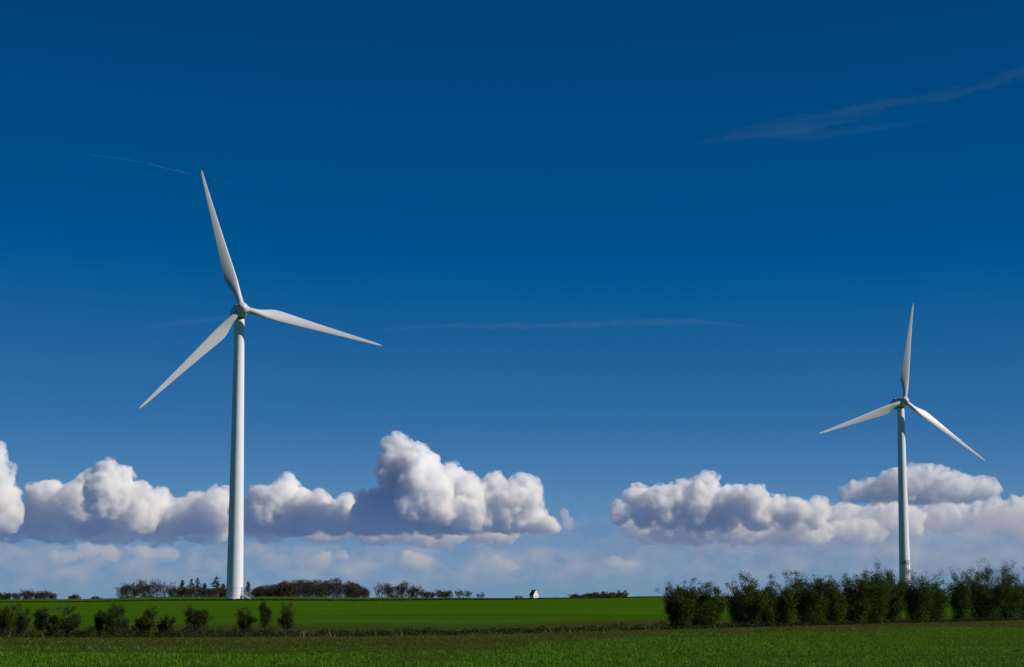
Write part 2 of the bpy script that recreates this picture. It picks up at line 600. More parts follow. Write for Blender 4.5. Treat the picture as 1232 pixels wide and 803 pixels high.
def bush(name, base, height, width, seed, leafmat, barkmat, label, cat, group, leaf=.1, nleaf=2500, stems=5, trunk=0.0,
         low=0.1, slender=False, tuft=.18, skirt=.35):
    """trunk part (stems and limbs) and crown part (leaves)"""
    rng = random.Random(seed)
    nr = np.random.default_rng(seed)
    root = empty(name, base)
    tag(root, label, cat, group)
    T = Tubes()
    tips = []
    hw = width * .5
    if trunk:
        T.add([(0, 0, -.1), (rng.gauss(0, .02), rng.gauss(0, .02), trunk * .5), (rng.gauss(0, .03), 0, trunk)], [.055 * height / 2, .045 * height / 2, .04 * height / 2], 7)
    for i in range(stems):
        a = 2 * math.pi * (i + rng.random() * .7) / stems
        off = rng.uniform(.25, 1.0) * hw
        s = Vector((math.cos(a) * off * .3, math.sin(a) * off * .3, -.05)) if not trunk else Vector((0, 0, trunk * rng.uniform(.6, 1)))
        aim = Vector((math.cos(a) * off * .95, math.sin(a) * off * .95, height * (1 - .38 * (off / hw) ** 2) * rng.uniform(.72, 1)))
        d = aim - s
        grow(rng, T, s, d, d.length * rng.uniform(.85, 1.0), .022 * height / 2 + .012, 2, tips, bend=.13, kids=(4, 6), spread=.6 if not slender else .4, rise=.22)
    P = np.array([t[0][:] for t in tips])
    TV = np.array(T.V)
    # keep the crown inside its own outline
    for ax in (0, 1):
        lim = np.percentile(np.abs(P[:, ax]), 93)
        k = min(2.2, hw / max(lim, 1e-3))
        P[:, ax] *= k
        TV[:, ax] *= k
    top = np.percentile(P[:, 2], 98.8)
    P[:, 2] *= height / max(top, 1e-3)
    TV[:, 2] *= height / max(top, 1e-3)
    TV[TV[:, 2] > height * 1.06, 2] = height * 1.06
    link('trunk', np_mesh('trunk', TV, T.Q, True), barkmat, root)
    P = P[P[:, 2] > low * height]
    # leaves gather in clumps: some twigs carry many, some almost none
    wgt = nr.gamma(.8, 1.0, len(P)) + .05
    idx = nr.choice(len(P), nleaf, p=wgt / wgt.sum())
    C = P[idx] + nr.normal(0, tuft * height * .28, (nleaf, 3)) * np.array([1, 1, .9])
    # skirts: leaves low in the bush
    ns = int(nleaf * skirt)
    a = nr.uniform(0, 2 * np.pi, ns)
    zz = nr.uniform(low, .62, ns)
    rr = np.sqrt(nr.uniform(0, 1, ns)) * hw * (.6 + .45 * np.clip(zz / .35, 0, 1))
    S = np.stack([np.cos(a) * rr, np.sin(a) * rr, zz * height], -1)
    C = np.concatenate([C, S + nr.normal(0, .04 * height, (ns, 3))])
    C = C[C[:, 2] > .04]
    me = leaf_mesh('crown', C, leaf, seed + 1)
    # a few bare sprigs stand out of the top
    link('crown', me, leafmat, root)
    return root


# left: small bushes in the hedge bank
LEFT = [  # u, top v, width px, trunk, slender, label
    (6, 729, 24, 0, 'dark bush cut by the photo edge at the left end of the small bush row'),
    (27, 731, 20, 0, 'dense dark bush second from the left end of the small bush row'),
    (50, 733, 17, .5, 'narrow dark bush third from the left end of the small bush row'),
    (65, 742, 16, 0, 'low dark bush squeezed between a narrow bush and a broad bush at left'),
    (82, 732, 30, .35, 'broad bush with a pale stem, fifth from the left end of the row'),
    (121, 737, 13, 0, 'thin small bush leaning against the left side of the broadest round bush'),
    (139, 730, 32, 0, 'broadest round bush in the row left of the big turbine'),
    (174, 733, 27, 0, 'rounded bush between the broadest bush and the smallest bush of the row'),
    (201, 743, 20, .4, 'smallest bush of the row, on a short stem left of the big turbine'),
    (237, 731, 31, .4, 'round crowned bush on a stem, last one left of the big turbine tower'),
    (295, 733, 22, .3, 'bush with a flat top just right of the big turbine base'),
    (319.5, 725.5, 14, .8, 'slender sapling with thin crown, tallest of three right of the turbine base'),
    (347, 728, 19, .3, 'pointed oval bush at the right end of the small bush row'),
]
for i, (u, tv, wp, tr, lab) in enumerate(LEFT):
    Y = float(hedge_Y(u)) + 2.0 + (i % 3) * .5
    g = ground(u, Y)
    h = at(u, tv, Y).z - g.z
    bush('bush', g, h, wp * .78 * Y / F, 100 + i, LEAF_L, BARK, lab, 'bush', 'small bushes along the left field bank', leaf=.075,
         nleaf=int(2200 + 230 * wp), stems=4 if wp < 18 else 6, trunk=tr, low=.12 if not tr else .25, slender=wp < 20, tuft=.15, skirt=.2)

RIGHT = [
    (818, 704, 32, 'leftmost bush of the tall dark hedge, thinner towards its outer edge'),
    (846, 705, 44, 'rounded dark bush second from the left end of the tall hedge'),
    (896, 698, 44, 'dense dark bush on the right of the first gap in the tall hedge'),
    (922, 698, 22, 'narrow upright bush just left of the second gap in the tall hedge'),
    (943, 704, 26, 'low ragged bush just right of the second gap in the tall hedge'),
    (975, 692, 44, 'high rounded bush standing alone above its neighbours left of the loose topped bush'),
    (1003, 701, 28, 'loose topped low bush right of the high rounded bush'),
    (1028, 695, 34, 'rounded bush three places left of the small turbine tower'),
    (1052, 686, 32, 'pointed tall bush two places left of the small turbine tower'),
    (1072, 692, 28, 'bush right beside the small turbine tower on its left side'),
    (1104, 685, 38, 'pointed bush right beside the small turbine tower on its right'),
    (1125, 701, 28, 'low sloping bush just left of the widest gap in the tall hedge'),
    (1155, 691, 22, 'open narrow bush just right of the widest gap in the tall hedge'),
    (1183, 683, 48, 'broad rounded bush third from the right end of the tall hedge'),
    (1212, 684, 40, 'dense bush second from the right end of the tall hedge'),
    (1240, 685, 44, 'bush cut by the photo edge at the right end of the tall hedge'),
]
for i, (u, tv, wp, lab) in enumerate(RIGHT):
    Y = float(hedge_Y(u)) + 3.0 + (i * 7 % 4) * .7
    g = ground(u, Y)
    h = at(u, tv, Y).z - g.z
    bush('hedge_bush', g, h, wp * .97 * Y / F, 300 + i, LEAF_R, BARK, lab, 'bush', 'tall dark bushes in the hedge on the right', leaf=.115,
         nleaf=int(5000 + 330 * wp), stems=9, low=.04, tuft=.13, skirt=.55)


def undergrowth():
    rng = np.random.default_rng(21)
    n = 52000
    u = rng.uniform(-200, 1400, n)
    Y = hedge_Y(u) + rng.uniform(.2, 5.0, n)
    X = gx(u, Y)
    nz = np.array([noise.noise((x * .55, y * .2, 7)) + .6 * noise.noise((x * 1.7, y * .5, 1)) for x, y in zip(X, Y)])
    H = np.clip(.42 + .5 * nz, .05, 1.1) * np.interp(u, [0, 420, 560, 760, 820, 1232], [1.15, 1.0, .8, .9, .9, .8])
    Z = terrain(X, Y) + H * rng.uniform(0, 1, n) ** .7
    o = link('undergrowth', leaf_mesh('undergrowth', np.stack([X, Y, Z], -1), .11, 22), UNDER)
    tag(o, 'low dark weeds and brambles along the foot of both bush rows', kind='stuff')
    n = 1700
    u = rng.uniform(-200, 1400, n)
    Y = hedge_Y(u) + rng.uniform(-.8, 3.0, n)
    X = gx(u, Y)
    nz = np.array([noise.noise((x * .35, y * .8, 5)) + .7 * noise.noise((x * 1.3, y * 1.1, 1)) for x, y in zip(X, Y)])
    nz = nz + np.interp(u, [0, 400, 560, 640, 800, 1232], [-.1, -.05, .15, .25, .05, -.1])
    k = nz > .2
    X, Y = X[k], Y[k]
    h = rng.uniform(.12, .7, len(X)) * np.clip(.5 + nz[k], .4, 1.1)
    blades('dry_grass', np.stack([X, Y, terrain(X, Y)], -1), h, .035, .8, STRAW, 23,
           'tufts of pale dry grass standing in the weeds along the field bank')
    # dark grass bank across the far field, level with the tower foot
    n = 15000
    u = rng.uniform(-150, 1380, n)
    Y0 = np.interp(u, [-150, 0, 180, 300, 420, 560, 700, 820, 1400], [560, 556, 552, 550, 556, 590, 650, 690, 700])
    Y = Y0 + rng.uniform(-1.5, 1.5, n)
    X = gx(u, Y)
    h = rng.uniform(.25, .6, n) * np.interp(u, [-150, 150, 300, 640, 820], [.5, .8, 1, .9, .8])
    blades('bank_grass', np.stack([X, Y, terrain(X, Y) - .02], -1), h, .3, .5, UNDER, 25,
           'thin dark grassy bank crossing the far field at the big tower foot')


undergrowth()


# ------------------------------------------------------------------ far trees
def bare_tree(name, u, tv, wp, Y, seed, label, cat, group, mat=TWIG, ntw=900, stems=6, green=None, skirt=.9):
    g = ground(u, Y)
    h = max(at(u, tv, Y).z - g.z, 1.0)
    wd = wp * Y / F
    rng = random.Random(seed)
    nr = np.random.default_rng(seed)
    root = empty(name, g)
    tag(root, label, cat, group)
    T = Tubes()
    tips = []
    for i in range(stems):
        a = 2 * math.pi * (i + rng.random() * .6) / stems
        o = rng.uniform(.3, 1) * wd * .5
        s = Vector((math.cos(a) * o * .35, math.sin(a) * o * .35, -.1))
        d = Vector((math.cos(a) * o * .9, math.sin(a) * o * .9, h * (1 - .35 * (o / (wd * .5 + 1e-6)) ** 2) * rng.uniform(.8, 1)))
        grow(rng, T, s, d - s, (d - s).length * .9, .05 + .012 * h, 2, tips, bend=.12, kids=(3, 5), spread=.5, rise=.3, n=4)
    P = np.array([t[0][:] for t in tips])
    lim = np.percentile(np.abs(P[:, 0]), 95)
    sxy = wd * .5 / max(lim, .1)
    sz = h / max(np.percentile(P[:, 2], 98), .1)
    TV = np.array(T.V)
    TV[:, :2] *= sxy
    TV[:, 2] *= sz
    link('trunk', np_mesh('trunk', TV, T.Q, True), BARK, root)
    P[:, :2] *= sxy
    P[:, 2] *= sz
    C = P[nr.integers(0, len(P), ntw)] + nr.normal(0, .05 * h, (ntw, 3))
    ns = int(ntw * skirt)
    a = nr.uniform(0, 2 * np.pi, ns)
    t = nr.uniform(0, .75, ns)
    rr = np.sqrt(nr.uniform(0, 1, ns)) * wd * .5 * (.75 + .3 * np.sin(t * 3.5))
    C = np.concatenate([C, np.stack([np.cos(a) * rr, np.sin(a) * rr, t * h], -1)])
    ntw = len(C)
    if green:
        link('crown', leaf_mesh('crown', C, .4, seed, .7), mat, root)
    else:
        # twigs: thin upward slivers
        d = nr.normal(0, .5, (ntw, 3)) + np.array([0, 0, .8]) + C / np.array([wd, wd, h * 3])
        d /= np.linalg.norm(d, axis=1)[:, None]
        b = np.cross(d, nr.normal(0, 1, (ntw, 3)))
        b /= np.linalg.norm(b, axis=1)[:, None]
        L = (nr.uniform(.5, 1.2, ntw) * .12 * h + .15)[:, None]
        wdt = .07
        V = np.stack([C - b * wdt, C + b * wdt, C + d * L + b * wdt * .4, C + d * L - b * wdt * .4], 1).reshape(-1, 3)
        link('crown', np_mesh('crown', V, np.arange(ntw * 4).reshape(-1, 4)), mat, root)
    return root


def conifer(u, tv, wp, Y, seed, label):
    g = ground(u, Y)
    h = at(u, tv, Y).z - g.z
    wd = wp * Y / F
    rng = random.Random(seed)
    nr = np.random.default_rng(seed)
    root = empty('conifer', g)
    tag(root, label, 'conifer', 'dark conifers on the skyline by the big turbine')
    T = Tubes()
    T.add([(0, 0, -.2), (rng.gauss(0, .05), 0, h * .5), (rng.gauss(0, .1), 0, h)], [.18, .12, .03], 6)
    C = []
    z = h * .12
    while z < h * .98:
        t = z / h
        rad = wd * .78 * (1 - t) ** .7 * rng.uniform(.6, 1.2) + .15
        for k in range(rng.randint(4, 6)):
            a = rng.uniform(0, 2 * math.pi)
            e = Vector((math.cos(a) * rad, math.sin(a) * rad, z - rad * rng.uniform(.05, .3)))
            s = Vector((0, 0, z))
            T.add([s, s.lerp(e, .6), e], [.05, .035, .012], 3)
            for q in range(int(10 + 18 * rad)):
                C.append(s.lerp(e, rng.uniform(.1, 1.05)) + Vector((rng.gauss(0, .12), rng.gauss(0, .12), rng.gauss(-.08, .1))))
        z += h * rng.uniform(.045, .075)
    link('trunk', T.mesh('trunk'), BARK, root)
    link('crown', leaf_mesh('crown', np.array([c[:] for c in C]), .34, seed, .5), SPRUCE, root)


FARG = 'bare bushes and trees on the skyline'
for i, a in enumerate([
    (219, 697, 11, 'conifer with a blunt top, leftmost of the dark conifers'),
    (230, 696, 10, 'narrow conifer second from the left among the dark conifers'),
    (237, 695, 10, 'pointed conifer third from the left among the dark conifers'),
    (246, 701, 8, 'short conifer in the dip left of the tallest conifer'),
    (259.5, 693, 17, 'tallest and widest dark conifer left of the big tower'),
    (268.5, 701, 9, 'short conifer touching the left side of the big tower'),
    (298, 699, 10, 'lone dark conifer just right of the big tower')]):
    conifer(a[0], a[1], a[2], 860 + 6 * (i % 3), 500 + i, a[3])

for i, a in enumerate([
    (4, 713, 20, 'green bush on the skyline at the left photo edge', True),
    (20, 714, 10, 'small brown bush right of the green skyline bush at left', False),
    (33, 710.5, 16, 'round bare tree on the skyline near the left edge', False),
    (45, 713.5, 9, 'small bare shrub right of the round bare tree', False),
    (53, 711.5, 12, 'spindly bare tree in the left skyline row', False),
    (63, 714, 10, 'last thin shrub of the left skyline row', False),
    (90, 716, 14, 'low lone brown bush on the left skyline', False),
    (115, 718, 10, 'tiny low shrub between the lone bush and the brown copse', False),
    (153, 704, 27, 'grey brown bare thicket forming the left end of the copse', False),
    (178, 700.5, 29, 'tall rounded brown bare tree in the left copse', False),
    (197, 700, 15, 'pale thin bare tree between the brown copse and the conifers', 'pale'),
    (210, 706, 17, 'dark bare bush at the foot of the leftmost conifers', False),
    (226, 706, 22, 'dark bare bush under the second and third conifers', False),
    (250, 706, 24, 'dark bare bush between the short and the tallest conifer', False),
    (272, 706, 20, 'dark bare bush behind the left side of the big tower', False),
    (458, 703.5, 16, 'thin upright bare tree right of the big brown wood', 'pale'),
    (477, 703, 28, 'broad bare tree standing beside the thin upright tree', False),
    (497, 705.5, 16, 'bare bush on the right of the broad bare tree', False),
    (514, 710.5, 18, 'low brown bush at mid skyline', False),
    (535, 711, 20, 'low dark bare bush right of the low brown bush', False),
    (552, 711, 9, 'slim bare sapling on the skyline at mid photo', 'pale'),
    (562, 712, 14, 'small bare bush right of the slim sapling', 'pale'),
    (578, 714, 10, 'last tiny bare shrub before the white house', 'pale'),
    (625, 717, 10, 'faint tiny shrub just left of the white house', 'pale'),
    (698, 715.5, 22, 'leftmost low green bush of the far hedge right of the house', True),
    (714, 713.5, 20, 'second low green bush of the far hedge right of the house', True),
    (729, 712.5, 20, 'third low green bush of the far hedge right of the house', True),
    (744, 711, 22, 'highest and last green bush of the far hedge right of the house', True)]):
    gr = a[4] is True
    bare_tree('skyline_bush', a[0], a[1], a[2], 850 + 9 * (i % 4), 600 + i, a[3], 'bush' if ('tree' not in a[3]) else 'tree',
              'low green bushes on the skyline' if gr else FARG, LEAF_G if gr else (TWIGPALE if a[4] == 'pale' else TWIG),
              ntw=int((60 if gr else 46) * a[2]) if a[4] != 'pale' else 24 * int(a[2]), stems=7, green=gr, skirt=.25 if a[4] == 'pale' else 1.1)


def far_wood():
    """the dome-shaped bare wood right of the big turbine: one mass"""
    rng = random.Random(77)
    nr = np.random.default_rng(77)
    prof_u = [303, 312, 325, 340, 355, 370, 385, 400, 412, 425, 436, 447]
    prof_v = [712, 707, 705, 701.5, 699.5, 698.5, 699.5, 697.5, 699, 702, 707, 714]
    T = Tubes()
    C = []
    for k in range(120):
        u = rng.uniform(304, 444)
        Y = 860 + rng.uniform(-8, 16)
        g = ground(u, Y)
        h = (at(u, float(np.interp(u, prof_u, prof_v)), Y).z - g.z) * rng.uniform(.68, 1.06)
        wd = rng.uniform(2.2, 3.6) * min(1, h / 5)
        T.add([g - Vector((0, 0, .2)), g + Vector((rng.gauss(0, .2), 0, h * .5)), g + Vector((rng.gauss(0, .4), 0, h * .9))], [.14, .1, .03], 4)
        for q in range(230):
            a = rng.uniform(0, 2 * math.pi)
            t = rng.random() ** .6
            r_ = wd * math.sqrt(max(0, 1 - (max(t - .35, 0) / .67) ** 2)) * math.sqrt(rng.random()) * (.55 + .45 * min(1, t / .3))
            C.append((g.x + math.cos(a) * r_, g.y + math.sin(a) * r_, g.z + h * t))
    C = np.array(C)
    n = len(C)
    d = nr.normal(0, .55, (n, 3)) + np.array([0, 0, .8])
    d /= np.linalg.norm(d, axis=1)[:, None]
    b = np.cross(d, nr.normal(0, 1, (n, 3)))
    b /= np.linalg.norm(b, axis=1)[:, None]
    L = nr.uniform(.5, 1.3, n)[:, None]
    V = np.stack([C - b * .07, C + b * .07, C + d * L + b * .03, C + d * L - b * .03], 1).reshape(-1, 3)
    o = len(V)
    V = np.concatenate([V, np.array(T.V)])
    Q = np.concatenate([np.arange(n * 4).reshape(-1, 4), np.array(T.Q) + o])
    ob = link('wood', np_mesh('wood', V, Q), TWIG)
    tag(ob, 'dome shaped mass of dark brown bare trees right of the big turbine', kind='stuff')


far_wood()


# ------------------------------------------------------------------ white house
def house():
    Y = 1700
    g = ground(645, Y)
    root = empty('white_house', g, R(40))
    tag(root, 'small white gabled house with a dark roof on the skyline', 'house')
    wall = simple_mat('white_render', (0.8, 0.79, 0.76), 0.8, 0.06, 2)
    roofm = simple_mat('dark_tiles', (0.05, 0.048, 0.05), 0.7, 0.2, 3)
    glass = simple_mat('window_glass', (0.03, 0.035, 0.04), 0.15)
    hw, L = 2.75, 5.0
    ridge = at(645, 709.6, Y).z - g.z
    eave = ridge - 4.0
    bm = bmesh.new()
    pr = [(-hw, 0), (hw, 0), (hw, eave), (0, ridge - .22), (-hw, eave)]
    a = [bm.verts.new((x, 0, z)) for x, z in pr]
    b = [bm.verts.new((x, L, z)) for x, z in pr]
    bm.faces.new(a)
    bm.faces.new(b[::-1])
    for i in range(5): bm.faces.new((a[i], b[i], b[(i + 1) % 5], a[(i + 1) % 5]))
    link('wall', bm_mesh('wall', bm), wall, root)
    bm = bmesh.new()
    for s in (-1, 1):
        k = (ridge - eave) / hw
        p0, p1 = (0, ridge), (s * (hw + .35), eave - .35 * k)
        vs_ = []
        for y in (-.06, L + .2):
            for (x, z) in (p0, p1, (p1[0], p1[1] - .2), (0, ridge - .2)):
                vs_.append(bm.verts.new((x, y, z)))
        for f in ((0, 1, 2, 3), (4, 5, 6, 7), (0, 1, 5, 4), (1, 2, 6, 5), (2, 3, 7, 6), (3, 0, 4, 7)):
            bm.faces.new([vs_[i] for i in f])
    rf = link('roof', bm_mesh('roof', bm), roofm, root)
    bm = bmesh.new()
    bm_box(bm, -.35, .35, L * .6, L * .6 + .7, ridge - .5, ridge + .7)
    link('chimney', bm_mesh('chimney', bm), wall, rf)
    for x, z, ww, hh in ((-.9, eave - 1.9, .6, .8), (.9, eave - 1.9, .6, .8)):
        bm = bmesh.new()
        bm_box(bm, x - ww / 2, x + ww / 2, -.03, .02, z, z + hh)
        wn = link('window', bm_mesh('window', bm), glass, root)


house()


# ------------------------------------------------------------------ wind turbines
BS = [0.03, .055, .08, .11, .145, .185, .225, .27, .33, .4, .5, .6, .7, .8, .88, .94, .975, .992, 1.0]
BC = [1.75, 1.75, 1.75, 1.95, 2.45, 3.05, 3.4, 3.35, 3.05, 2.72, 2.28, 1.88, 1.52, 1.18, .9, .68, .5, .3, .06]
BT = [1.0, 1.0, 1.0, .86, .62, .43, .33, .29, .26, .24, .22, .205, .19, .18, .17, .16, .16, .16, .2]
BL = [.5, .5, .5, .47, .4, .335, .30, .295, .295, .295, .295, .295, .295, .295, .3, .32, .36, .42, .5]
BW = [17, 17, 17, 17, 16, 14.5, 13, 11.5, 9.5, 7.5, 5, 3.2, 1.8, .8, .2, 0, 0, 0, 0]


def blade_mesh(RL):
    """span along +Z, trailing edge towards +X, upwind side -Y"""
    n = 28
    rings = []
    for s, c, t, l, tw in zip(BS, BC, BT, BL, BW):
        ring = []
        tw_ = R(tw + 2)
        for k in range(n):
            th = 2 * math.pi * k / n
            e = (1 - math.cos(th)) * .5                 # 0 at the leading edge, 1 trailing
            blend = min(1.0, max(0.0, (1 - t) / .6))
            yc = .5 * math.sin(th)                      # circle
            ya = math.copysign(1, math.sin(th)) * 2.6 * .5 * (abs(e) ** .5 * (1 - e) * .74 + .02 * e * (1 - e)) if abs(math.sin(th)) > 1e-6 else 0
            if math.sin(th) < 0: ya *= .8
            y = (yc * (1 - blend) + ya * blend) * t * c
            x = (e - l) * c
            # flatwise prebend, cone away from the tower
            pb = -1.0 * s ** 2 * 1.2
            X = x * math.cos(tw_) - y * math.sin(tw_)
            Yv = x * math.sin(tw_) + y * math.cos(tw_)
            ring.append((X, Yv + pb, s * RL))
        rings.append(ring)
    return loft('blade', rings)


BLADE = {}


def superellipse(cx, cz, hw, hh, y, n=36, e=.42):
    r = []
    for k in range(n):
        t = 2 * math.pi * k / n
        c, s = math.cos(t), math.sin(t)
        r.append((cx + hw * math.copysign(abs(c) ** e, c), y, cz + hh * math.copysign(abs(s) ** e, s)))
    return r


def turbine(u, v, Y, ub, angles, label, nose_az=R(162), RL=40.4):
    H = at(u, v, Y)                                    # rotor centre seen at (u, v)
    tilt = R(5)
    over = 3.9
    nose = Vector((math.sin(nose_az), math.cos(nose_az), 0))
    base = Vector((H.x, H.y, 0)) - nose * over * math.cos(tilt)
    base.z = tz(base.x, base.y)
    hub_h = H.z - base.z
    top = hub_h - over * math.sin(tilt) - 1.75         # tower top
    root = empty('wind_turbine', base)
    tag(root, label, 'wind turbine', 'white three bladed wind turbines')
    # tower
    rb, rt = 2.32, 1.36
    prof = [(0, rb + .0), (top, rt)]
    zs = np.linspace(0, top, 25)
    rr = np.interp(zs, [0, top * .25, top * .6, top], [rb, rb * .895, rb * .745, rt])
    tower = link('tower', loft('tower', [circle(r_, z, 64) for r_, z in zip(rr, zs)]), PAINT, root)
    for f in (.045, .26, .5, .74):                     # section flanges
        z = top * f
        r_ = float(np.interp(z, zs, rr))
        link('flange', loft('flange', [circle(r_ + .004, z - .09, 64), circle(r_ + .035, z - .06, 64), circle(r_ + .035, z + .06, 64), circle(r_ + .004, z + .09, 64)], cap=False), PAINT, tower)
    link('foundation', loft('foundation', [circle(3.3, -.4, 48), circle(3.3, .12, 48), circle(3.2, .17, 48), circle(2.4, .2, 48)]), CONC, root)
    # door with a platform and steps on the right hand side
    az = R(112)
    M = Matrix.Rotation(math.pi / 2 - az, 4, 'Z')      # local +X points out of the door
    bm = bmesh.new()
    bm_box(bm, rb - .12, rb + .07, -.48, .48, 1.35, 3.55, M)
    bmesh.ops.bevel(bm, geom=bm.edges[:], offset=.03, segments=1, affect='EDGES')
    door = link('door', bm_mesh('door', bm), STEEL, root)
    bm = bmesh.new()
    bm_box(bm, rb + .07, rb + .11, .3, .36, 2.3, 2.5, M)
    link('handle', bm_mesh('handle', bm), DARKM, door)
    bm = bmesh.new()
    bm_box(bm, rb + .02, rb + 1.15, -.7, .7, 1.2, 1.28, M)
    for k in range(5):
        bm_box(bm, rb + 1.17 + k * .27, rb + 1.43 + k * .27, -.5, .5, 1.0 - k * .2, 1.05 - k * .2, M)
    for s in (-.55, .55):
        for x in (.1, 1.1):
            bm_box(bm, rb + x, rb + x + .06, s - .03, s + .03, -.1, 2.2, M)
        bm_box(bm, rb + .1, rb + 1.16, s - .031, s + .031, 2.2, 2.26, M)
        Mr = M @ Matrix.Translation((rb + 1.13, 0, 2.2)) @ Matrix.Rotation(R(37), 4, 'Y')
        bm_box(bm, 0, 1.75, s - .03, s + .03, 0, .06, Mr)
        Ms = M @ Matrix.Translation((rb + 1.13, 0, 1.15)) @ Matrix.Rotation(R(37), 4, 'Y')
        bm_box(bm, 0, 1.75, s - .028, s + .028, -.12, 0, Ms)
        bm_box(bm, rb + 2.45, rb + 2.5, s - .026, s + .026, .0, 1.2, M)
    link('entrance_steps', bm_mesh('entrance_steps', bm), simple_mat('white_steel', (.7, .7, .7), .5, .05), root)
    # nacelle; local frame: -Y is the nose, tilted
    hub_l = H - base
    up = Vector((0, 0, 1))
    Nn = (nose * math.cos(tilt) + up * math.sin(tilt)).normalized()
    Uu = (up - Nn * up.dot(Nn)).normalized()
    Rr = (-Nn).cross(Uu)                               # right as seen from in front
    Mf = Matrix((( Rr.x, -Nn.x, Uu.x, hub_l.x), (Rr.y, -Nn.y, Uu.y, hub_l.y), (Rr.z, -Nn.z, Uu.z, hub_l.z), (0, 0, 0, 1)))
    rings = []
    for y, hw, zb, zt in ((1.15, 1.15, -1.15, 1.15), (1.35, 1.42, -1.42, 1.45), (1.9, 1.68, -1.7, 1.78), (3.2, 1.8, -1.95, 2.0), (6.0, 1.82, -2.0, 2.12),
                          (8.4, 1.78, -1.9, 2.1), (10.2, 1.62, -1.35, 1.98), (11.0, 1.45, -1.0, 1.85), (11.3, 1.2, -.75, 1.6)):
        rings.append(superellipse(0, (zb + zt) / 2, hw, (zt - zb) / 2, y, e=.5))
    nac = link('nacelle', loft('nacelle', rings), GREY, root)
    nac.matrix_local = Mf
    T = Tubes()
    T.add([(-.5, 9.4, 1.9), (-.5, 9.4, 3.3)], [.05, .04], 6)
    T.add([(.5, 9.4, 1.9), (.5, 9.4, 3.3)], [.05, .04], 6)
    T.add([(-.85, 9.4, 3.1), (.85, 9.4, 3.1)], [.035, .035], 6)
    T.add([(-.5, 9.15, 3.35), (-.5, 9.7, 3.35)], [.06, .02], 6)
    for a in (0, 2.1, 4.2):
        T.add([(.5, 9.4, 3.36), (.5 + .22 * math.cos(a), 9.4 + .22 * math.sin(a), 3.36)], [.02, .07], 6)
    link('wind_sensor', T.mesh('wind_sensor'), DARKM, nac)
    bm = bmesh.new()
    bm_box(bm, -1.0, 1.0, 7.0, 9.0, 2.0, 2.45)
    bmesh.ops.bevel(bm, geom=bm.edges[:], offset=.12, segments=2, affect='EDGES')
    link('roof_hatch', bm_mesh('roof_hatch', bm), GREY, nac)
    # yaw collar between tower and nacelle
    link('yaw_ring', loft('yaw_ring', [circle(rt + .12, top - .35, 48), circle(rt + .12, top + .35, 48)]), DARKM, root)
    # hub: spinner
    hr = []
    for y, r_ in ((1.1, 1.25), (1.0, 1.55), (.4, 1.68), (-.4, 1.66), (-.95, 1.5), (-1.45, 1.2), (-1.85, .78), (-2.08, .38), (-2.16, .08)):
        hr.append([(r_ * math.cos(2 * math.pi * k / 40), y, r_ * math.sin(2 * math.pi * k / 40)) for k in range(40)])
    hub = link('hub', loft('hub', hr), GREY, root)
    hub.matrix_local = Mf
    if RL not in BLADE:
        BLADE[RL] = blade_mesh(RL)
        BLADE[RL].materials.append(GREY)
    for k in range(3):
        a = R(angles[k])
        b = bpy.data.objects.new('blade', BLADE[RL])
        COL.objects.link(b)
        b.parent = root
        # local X (trailing edge) -> counter-clockwise tangent, Y -> behind, Z -> span
        S = Rr * math.cos(a) + Uu * math.sin(a)
        Tt = Rr * -math.sin(a) + Uu * math.cos(a)
        Bk = -Nn
        b.matrix_local = Matrix(((Tt.x, Bk.x, S.x, hub_l.x), (Tt.y, Bk.y, S.y, hub_l.y), (Tt.z, Bk.z, S.z, hub_l.z), (0, 0, 0, 1)))
        cring = []
        for zc, r_ in ((1.2, 1.02), (1.75, 1.0), (1.78, .92), (1.2, .9)):
            cring.append([(r_ * math.cos(2 * math.pi * q / 32), r_ * math.sin(2 * math.pi * q / 32), zc) for q in range(32)])
        link('blade_collar', loft('blade_collar', cring, cap=False), GREY, b)
    return root


turbine(291.5, 371.5, 561, 284, (106.8, -13.2, 225.9), 'large near white wind turbine standing in the far green field at left')
turbine(1088.5, 483.0, 813, 1085, (81.6, -36.0, 200.2), 'small distant white wind turbine rising behind the dark hedge at right', nose_az=R(166))


# ------------------------------------------------------------------ clouds
def ico(sub):
    bm = bmesh.new()
    bmesh.ops.create_icosphere(bm, subdivisions=sub, radius=1)
    bm.verts.ensure_lookup_table()
    v = np.array([x.co[:] for x in bm.verts])
    f = np.array([[y.index for y in x.verts] for x in bm.faces])
    bm.free()
    return v, f


IV, IF = ico(3)


def bake(name, V, Fc, voxel, disp, mats):
    """union of closed shells -> one closed hull with fractal relief"""
    me = np_mesh(name, V, Fc)
    ob = bpy.data.objects.new(name, me)
    COL.objects.link(ob)
    m = ob.modifiers.new('union', 'REMESH')
    m.mode = 'VOXEL'
    m.voxel_size = voxel
    texs = []
    for size, strength, depth in disp:
        t = bpy.data.textures.new(name, 'CLOUDS')
        t.noise_scale = size
        t.noise_depth = depth
        texs.append(t)
        dm = ob.modifiers.new('relief', 'DISPLACE')
        dm.texture = t
        dm.strength = strength
        dm.mid_level = .5
        dm.texture_coords = 'GLOBAL'
    m = ob.modifiers.new('clean', 'REMESH')
    m.mode = 'VOXEL'
    m.voxel_size = voxel * .85
    dg = bpy.context.evaluated_depsgraph_get()
    out = bpy.data.meshes.new_from_object(ob.evaluated_get(dg))
    bpy.data.objects.remove(ob)
    bpy.data.meshes.remove(me)
    out.name = name
    for t in texs: bpy.data.textures.remove(t)
    out.materials.clear()
    for m_ in (mats if isinstance(mats, tuple) else (mats,)): out.materials.append(m_)
    o = bpy.data.objects.new(name, out)
    COL.objects.link(o)
    return o


